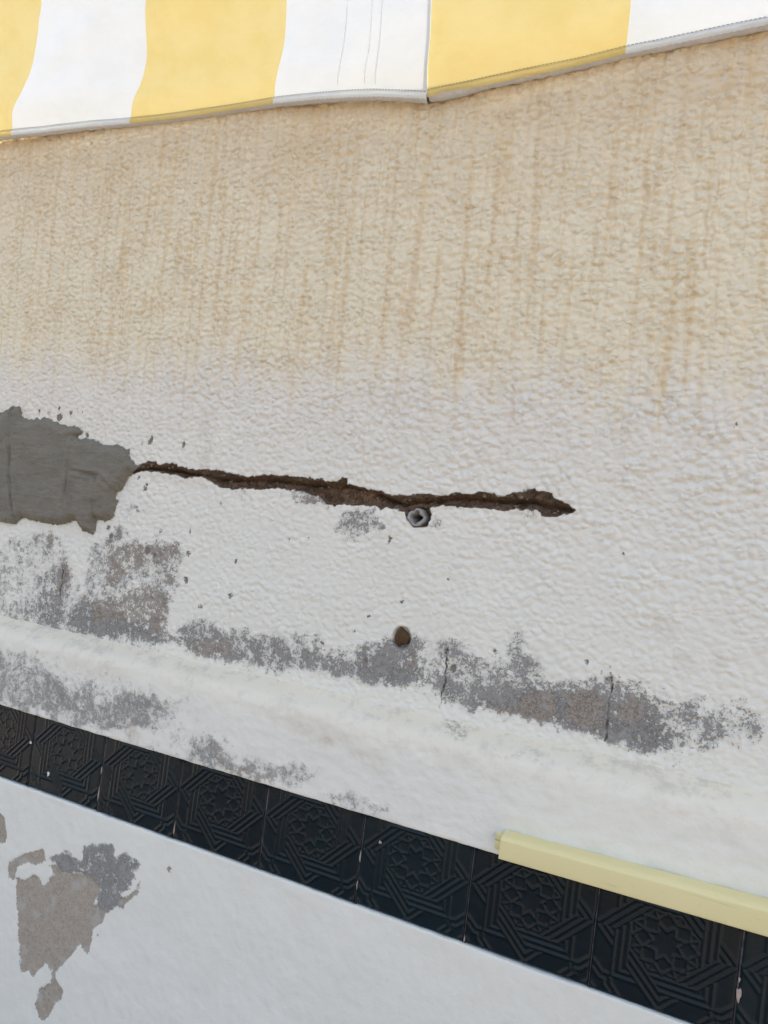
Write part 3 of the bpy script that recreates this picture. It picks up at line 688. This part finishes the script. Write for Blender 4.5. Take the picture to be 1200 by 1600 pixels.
bb = np.full(BX.shape, CAP)
for p in BASE_BARE:
    bb = poly_sdf(BX, BZ, p, True, bb)
bb = spots_sdf(BX, BZ, BASE_SPOTS, bb)
BY = BY + 0.0012 * smooth(0.001, -0.002, bb)
V = np.stack([BX, BY, BZ2], -1).reshape(-1, 3)
zero = np.zeros(BX.shape)
mesh_obj('plaster_base', V, grid_faces(len(bz), len(bx_)), MAT_BASE, wall, True,
         {'brown': zero, 'dark': zero, 'bare': bb, 'mould': strength(BX, BZ, BASE_GREY, 0.004), 'tan': zero, 'green': zero, 'cream': zero})

# ------------------------------------------------------------------ relief tiles
TS = 0.15
def tile_mesh():
    n = 118
    e = 0.4955
    c = np.linspace(-e, e, n)
    A, B = np.meshgrid(c, c)
    w = 0.048
    def lines(d):
        h = np.zeros(d.shape)
        for o in (-w, 0.0, w):
            h = np.maximum(h, np.exp(-((d - o) / 0.0105) ** 2))
        return h
    a, b = np.abs(A), np.abs(B)
    dA = np.maximum(a, b) - 0.300
    dB = (a + b) / math.sqrt(2) - 0.300
    inA = np.abs(dA) < w * 1.32; inB = np.abs(dB) < w * 1.32
    ang = np.arctan2(B, A)
    overA = (np.floor((ang + 2 * math.pi) / (math.pi / 4)).astype(int) % 2) == 0
    hA = lines(dA) * inA; hB = lines(dB) * inB
    h = np.where(inA & inB, np.where(overA, hA, hB), np.maximum(hA, hB))
    def seg(p, q, wd=0.0115):
        ex, ey = q[0] - p[0], q[1] - p[1]
        t = np.clip(((A - p[0]) * ex + (B - p[1]) * ey) / (ex * ex + ey * ey), 0, 1)
        return np.exp(-(np.hypot(A - p[0] - t * ex, B - p[1] - t * ey) / wd) ** 2)
    free = ~(inA | inB)
    extra = np.zeros(A.shape)
    for sx in (-1, 1):
        for sy in (-1, 1):
            for pts in ([(.348, .348), (.348, .41), (.26, .50)], [(.348, .348), (.41, .348), (.50, .26)],
                        [(.395, .395), (.395, .43), (.325, .50)], [(.395, .395), (.43, .395), (.50, .325)],
                        [(.44, .50), (.50, .44)]):
                for p, q in zip(pts[:-1], pts[1:]):
                    extra = np.maximum(extra, seg((sx * p[0], sy * p[1]), (sx * q[0], sy * q[1])))
    # rosette in the middle: star, petals, pointed ring
    def ring(r0, r1, k, ph, wd):
        o = np.zeros(A.shape); P = []
        for i in range(2 * k):
            r = r0 if i % 2 == 0 else r1
            t = ph + math.pi * i / k
            P.append((r * math.cos(t), r * math.sin(t)))
        for i in range(2 * k):
            o = np.maximum(o, seg(P[i], P[(i + 1) % (2 * k)], wd))
        return o
    ro = ring(0.145, 0.088, 8, math.pi / 8, 0.0085)
    ro = np.maximum(ro, 0.85 * ring(0.232, 0.170, 8, 0.0, 0.0085))
    ro = np.maximum(ro, 0.7 * ring(0.245, 0.205, 8, math.pi / 8, 0.0075))
    for i in range(8):
        t = math.pi / 8 + i * math.pi / 4
        ro = np.maximum(ro, 0.85 * seg((0.145 * math.cos(t), 0.145 * math.sin(t)), (0.235 * math.cos(t), 0.235 * math.sin(t)), 0.008))
    h = np.where(free, np.maximum(h, np.maximum(extra * 0.9, ro * 0.8)), h)
    low = np.exp(-(np.hypot(A, B) / 0.08) ** 2) * 0.3
    border = smooth(0.0, 0.012, 0.4955 - np.maximum(a, b))
    Yh = -(0.0012 * h * smooth(0.0, 0.02, 0.4955 - np.maximum(a, b)) - 0.0005 * low) + 0.0012 * (1 - border)
    V = np.stack([A * TS, Yh, B * TS], -1).reshape(-1, 3)
    F = grid_faces(n, n).tolist()
    # sides and back
    idx = np.arange(n * n).reshape(n, n)
    rim = list(idx[0, :]) + list(idx[1:, -1]) + list(idx[-1, -2::-1]) + list(idx[-2:0, 0])
    V2 = [(V[i][0], 0.009, V[i][2]) for i in rim]
    m0 = len(V)
    for i in range(len(rim)):
        j = (i + 1) % len(rim)
        F.append((rim[j], rim[i], m0 + i, m0 + j))
    return np.concatenate([V, np.array(V2)]), np.array(F)
TZ = 0.9815 + TS / 2
tv, tf = tile_mesh()
rnd = random.Random(4)
proto = mesh_obj('tile', tv, tf, MAT_TILE, wall)
tiles = {}
for i in range(-6, 13):
    o = proto if i == -6 else proto.copy()
    if i != -6:
        COL.objects.link(o); o.parent = wall
    o.location = ((i + 0.5) * TS + rnd.uniform(-.0003, .0003), rnd.uniform(-.0004, .0006), TZ + rnd.uniform(-.0004, .0004))
    o.rotation_euler = (rnd.uniform(-.004, .004), rnd.uniform(-.003, .003), rnd.uniform(-.004, .004))
    tiles[i] = o
for i in range(-6, 13):
    v, f = box((i + 1) * TS - 0.0022, (i + 1) * TS + 0.0022, 0.0016, 0.0085, 0.972, 1.12)
    mesh_obj('grout_joint', v, f, MAT_GROUT, wall, False)

def blob(name, x, y, z, rx, ry, rz, mat, parent, seed=0, wig=1.0):
    """small irregular lump"""
    V = []; F = []
    n, k = 6, 10
    for i in range(n + 1):
        th = math.pi * i / n
        for j in range(k):
            ph = 2 * math.pi * j / k
            w = 1 + wig * 0.22 * math.sin(3 * ph + seed) + wig * 0.15 * math.sin(5 * ph + 2 * seed + th)
            V.append((rx * w * math.sin(th) * math.cos(ph), -ry * math.cos(th), rz * w * math.sin(th) * math.sin(ph)))
    for i in range(n):
        for j in range(k):
            F.append((i * k + j, i * k + (j + 1) % k, (i + 1) * k + (j + 1) % k, (i + 1) * k + j))
    o = mesh_obj(name, V, F, mat, parent)
    o.location = (x, y, z)
    return o
def on_tile(i, name, x, z, rx, rz, mat, seed):
    t = tiles[i]
    bpy.context.view_layer.update()
    o = blob(name, x - t.location.x, -0.0007, z - t.location.z, rx, 0.0011, rz, mat, t, seed)
    return o
on_tile(0, 'paint_splash', 0.0423, 1.0131, 0.0026, 0.0042, MAT_SPLASH, 1)
on_tile(-1, 'paint_splash', -0.0042, 1.0531, 0.0024, 0.0026, MAT_SPLASH, 3)
on_tile(4, 'paint_splash', 0.6255, 1.0691, 0.0021, 0.0022, MAT_CHIP, 2)
for x, z, rx, rz, s in ((0.1500, 1.045, .0009, .006, 1), (0.1500, 1.008, .0010, .011, 2), (0.3005, 0.996, .0008, .010, 3), (0.600, 1.043, .0010, .008, 4),
                        (0.6005, 1.006, .0008, .006, 5), (1.0515, 1.0284, .0026, .008, 6), (1.0505, 1.044, .0010, .003, 7), (0.7505, .986, .0009, .004, 8)):
    blob('grout_chip', x, 0.0006, z, rx, 0.0013, rz, MAT_CHIP, wall, s)

# ------------------------------------------------------------------ broken pipe end and rusty plug in the wall
def ring_tube(name, cx, cz, y0, y1, ro, ri, mat, parent, seed, squ=0.0):
    n = 40
    V = []; F = []
    for j, (y, r, w) in enumerate(((y1, ro, 0), (y0, ro, 1), (y0, ri, 1), (y1, ri, 0))):
        for i in range(n):
            t = 2 * math.pi * i / n
            rr = r * (1 + squ * (0.09 * math.cos(4 * t + 0.7) if r == ri else 0.03 * math.cos(4 * t + .7)) + 0.05 * math.sin(5 * t + seed) * w)
            V.append((cx + rr * math.cos(t), y + w * 0.0022 * math.sin(3 * t + seed) + w * .0012 * math.sin(7 * t), cz + rr * math.sin(t)))
    for j in range(3):
        for i in range(n):
            F.append((j * n + i, j * n + (i + 1) % n, (j + 1) * n + (i + 1) % n, (j + 1) * n + i))
    return mesh_obj(name, V, F, mat, parent, False)
pp = ring_tube('pipe_end', 0.6080, 1.4935, 0.031, 0.072, 0.0120, 0.0082, MAT_PIPE, wall, 1.0, 1.6)
pp['label'] = 'broken grey plastic pipe end in the hole under the crack'
pb = blob('wall_plug', 0.6074, 0.0350, 1.3300, 0.0112, 0.0075, 0.0128, MAT_RUST, wall, 2, 0.5)
pb['label'] = 'round rust brown plug in the wall'

# ------------------------------------------------------------------ trunking on top of the tiles
trunk = thing('cable_trunking', 'pale yellow plastic cable trunking running along the top edge of the dark tiles', 'trunking', (0.787, -0.0075, 1.106))
def extrude(name, prof, x0, x1, mat, parent, taper=0.0, tilt=0.0, close=True, nseg=24):
    V = []; F = []
    k = len(prof)
    for s in range(nseg + 1):
        x = x0 + (x1 - x0) * s / nseg
        for (y, z) in prof:
            V.append((x, y, z * (1 + taper * max(x, 0)) + tilt * x))
    for s in range(nseg):
        for i in range(k):
            F.append((s * k + i, s * k + (i + 1) % k, (s + 1) * k + (i + 1) % k, (s + 1) * k + i))
    o = mesh_obj(name, V, F, mat, parent, False)
    me = o.data
    return o
# hollow cover: outer outline then the inner one back
def rounded(pts, r, n=5):
    out = []
    m_ = len(pts)
    for i in range(m_):
        p = Vector(pts[i]); a = Vector(pts[i - 1]) - p; b = Vector(pts[(i + 1) % m_]) - p
        rr = min(r, a.length * .49, b.length * .49)
        s, e = p + a.normalized() * rr, p + b.normalized() * rr
        for j in range(n + 1):
            t = j / n
            q = s * (1 - t) ** 2 + p * 2 * t * (1 - t) + e * t * t
            out.append((q.x, q.y))
    return out
cover_prof = rounded([(0.0, 0.0), (-0.0235, 0.0), (-0.0235, 0.0235), (-0.0180, 0.0265), (0.0, 0.0275), (0.0, 0.0255), (-0.0165, 0.0245), (-0.0215, 0.0220), (-0.0215, 0.002), (0.0, 0.002)], 0.0022)
cov = extrude('cover', cover_prof, 0.0, 1.25, MAT_PLASTIC, trunk, 0.35, 0.012)
base_prof = rounded([(0.0040, 0.0030), (-0.0045, 0.0030), (-0.0045, 0.0110), (-0.0025, 0.0125), (-0.0045, 0.0140), (-0.0045, 0.0215), (0.0040, 0.0215)], 0.0012, 3)
bs = extrude('base_strip', base_prof, -0.0105, 1.24, MAT_PLASTIC, trunk, 0.35, 0.012)
ep = mesh_obj('end_cap', *box(0.0015, 0.0035, -0.0217, 0.0, 0.0018, 0.0243), MAT_PLASTIC, trunk, False)

# ------------------------------------------------------------------ awning
awn = thing('striped_awning', 'yellow and white striped fabric awning with stitched hem hanging over the wall', 'awning', (0.0, 0.004, 2.093))
AO = Vector((0.0, 0.004, 2.093))
# stripe edges: x at the hem, x a little higher up
KN = [(-1.32, -1.10), (-1.06, -.86), (-.79, -.61), (-.525, -.36), (-0.257, -0.117), (0.011, 0.089), (0.300, 0.344), (0.555, 0.575), (0.814, 0.820), (1.065, 1.065), (1.32, 1.32), (1.58, 1.58), (1.84, 1.84)]
K0 = 1          # parity: stripe between -.12 and .119 is white
kb = np.array([k_[0] for k_ in KN]); kt = np.array([k_[1] for k_ in KN]); ki = np.arange(len(KN), dtype=float)
HEM_A = np.array([(-1.3, 2.098), (-.4, 2.099), (-0.278, 2.098), (-0.181, 2.096), (-0.074, 2.098), (0.011, 2.097), (0.157, 2.0955), (0.300, 2.093), (0.388, 2.087), (0.470, 2.080), (0.519, 2.073), (0.555, 2.067)])
HEM_B = np.array([(0.53, 2.068), (0.555, 2.070), (0.604, 2.075), (0.674, 2.082), (0.756, 2.089), (0.814, 2.0955), (0.862, 2.098), (0.97, 2.105), (1.2, 2.108), (1.9, 2.10)])
SLOPE = 0.45
def cloth_point(s, v, hem, yoff):
    """s: stripe coordinate, v: metres up from the hem"""
    xb = np.interp(s, ki, kb); xt = np.interp(s, ki, kt)
    hs_ = np.interp(s, [4, 5, 6, 7, 8], [.167, .140, .109, .103, .06])
    x = xb + (xt - xb) * np.interp(v / hs_, [0, .15, .3, .42, .53, .65, .75, 1.0, 1.5, 3.0], [0, .18, .42, .59, .71, .80, .86, 1.0, 1.16, 1.3])
    zh = np.interp(xb, hem[:, 0], hem[:, 1])
    fade = smooth(0.0, 0.6, v)
    z = zh + (2.093 - zh) * fade + v
    w = 0.013 * np.sin(s * 1.9 + 0.6) * np.exp(-((v - 0.07) / 0.06) ** 2) + 0.008 * fbm(s * 1.7, v * 7 + 4, 201, 3) * smooth(0, .05, v) + 0.0035 * fbm(s * 3, v * 16, 207, 2) * smooth(0, .02, v)
    kick = 0.012 * np.exp(-(v / 0.022) ** 2)
    y = 0.004 - SLOPE * v - w + kick + yoff + 0.004 * np.sin(s * 2.7) * np.exp(-(v / .05) ** 2)
    return x, y, z
def panel(name, s0, s1, hem, yoff):
    ss = np.linspace(s0, s1, int((s1 - s0) * 60) + 1)
    vv = np.concatenate([np.arange(0.0055, 0.24, 0.003), np.arange(0.24, 1.46, 0.02)])
    S, Vv = np.meshgrid(ss, vv)
    x, y, z = cloth_point(S, Vv, hem, yoff)
    o = mesh_obj(name, np.stack([x - AO.x, y - AO.y, z - AO.z], -1).reshape(-1, 3), grid_faces(len(vv), len(ss)), MAT_CLOTH, awn, True, {'stripe': S + K0})
    return o
S_SPLIT = 7.0
panel('fabric_panel', 0.0, S_SPLIT, HEM_A, 0.0)
panel('fabric_panel', S_SPLIT - 0.02, 12.0, HEM_B, 0.001)

def along(s0, s1, v, hem, yoff, n, dy=0.0, dz=0.0):
    ss = np.linspace(s0, s1, n)
    x, y, z = cloth_point(ss, np.full(n, v), hem, yoff)
    return np.stack([x - AO.x, y - AO.y + dy, z - AO.z + dz], -1), ss
for s0, s1, hem, yo in ((0.0, S_SPLIT, HEM_A, 0.0), (S_SPLIT + 0.0, 12.0, HEM_B, 0.001)):
    n = int((s1 - s0) * 110)
    # turned hem: a narrow band of its own below the stitches
    hs = np.linspace(s0, s1, n); hv = np.linspace(0.0, 0.0068, 7)
    S, Vv = np.meshgrid(hs, hv)
    x, y, z = cloth_point(S, Vv, hem, yo)
    y = y - 0.0022 * np.sin(Vv / 0.0068 * math.pi)
    z = z + (0.0007 * fbm(S * 26, S * 0, 211, 2) + 0.0005 * np.sin(S * 210)) * smooth(0.006, 0.0, Vv)
    mesh_obj('hem', np.stack([x - AO.x, y - AO.y, z - AO.z], -1).reshape(-1, 3), grid_faces(7, n), MAT_HEM, awn, True, {'stripe': S + K0})
    # binding behind the hem, thickened to block light leaking onto the wall
    P, ss = along(s0, s1, 0.0, hem, yo, n, 0.0078 - yo * 0.5)
    th = 0.0090 + 0.0006 * fbm(ss * 9, ss * 0, 221, 3) + 0.0012 * fbm(ss * 40, ss * 0, 223, 2) + 0.003 * np.exp(-((ss - 7.12) / 0.12) ** 2)
    P[:, 2] += 0.0082 + 0.0012 * fbm(ss * 14, ss * 0, 225, 2)
    v_, f_ = tube(P, np.clip(th, 0.0075, 0.012), 8)
    mesh_obj('binding', v_, f_, MAT_BIND, awn, True)
    # stitches
    SV = []; SF = []
    P, ss = along(s0, s1, 0.0068, hem, yo, int((s1 - s0) * 52), -0.0011)
    for i in range(0, len(P) - 1):
        a, b = P[i], P[i] + (P[i + 1] - P[i]) * 0.68
        v_, f_ = tube([a, (a + b) / 2 + np.array((0, -0.0005, 0)), b], 0.00055, 4)
        SF += [tuple(q + len(SV) for q in ff_) for ff_ in f_]; SV += list(v_)
    st = mesh_obj('stitching', SV, SF, MAT_THREAD, awn, True)
    st['kind'] = 'stuff'
# the seam where two widths of cloth are joined: stitch rows and the folded edge
def s_at(xb):
    return float(np.interp(xb, kb, ki))
sa, sb, sc = s_at(0.413), s_at(0.458), s_at(0.475)
vv = np.arange(0.004, 1.42, 0.004)
ss = np.linspace(sa, sc, 8)
for q, (s_, r_) in enumerate(((sa, .0005), (sb, .0005), (sc, .0006))):
    vq = np.arange(0.012, 1.42, 0.0011)
    x, y, z = cloth_point(np.full(len(vq), s_), vq, HEM_A, 0.0)
    P = np.stack([x - AO.x, y - AO.y - 0.0004, z - AO.z], -1)
    if q < 2:                       # stitches dip into the cloth
        P[:, 1] -= 0.0006 * np.sin(vq * 2 * math.pi / 0.0066)
        P[:, 0] += 0.0006 * np.sin(vq * 2 * math.pi / 0.0066 + 1)
    v_, f_ = tube(P, r_, 5)
    mesh_obj('seam_thread', v_, f_, MAT_WTHREAD, awn, True)
# roller and the posts that carry it, above and beside the view
x, y, z = cloth_point(np.array([5.0]), np.array([1.43]), HEM_A, 0.0)
ry, rz = float(y[0]) - AO.y, float(z[0]) - AO.z
v_, f_ = tube([(-1.25, ry, rz), (-0.4, ry, rz), (0.6, ry, rz), (2.0, ry, rz)], 0.04, 16)
mesh_obj('roller_tube', v_, f_, MAT_ALU, awn, True)
for xp in (-1.2, 1.95):
    v, f = box(xp - .025, xp + .025, ry - .025, ry + .025, -2.093, rz)
    mesh_obj('post', v, f, MAT_ALU, awn, False)
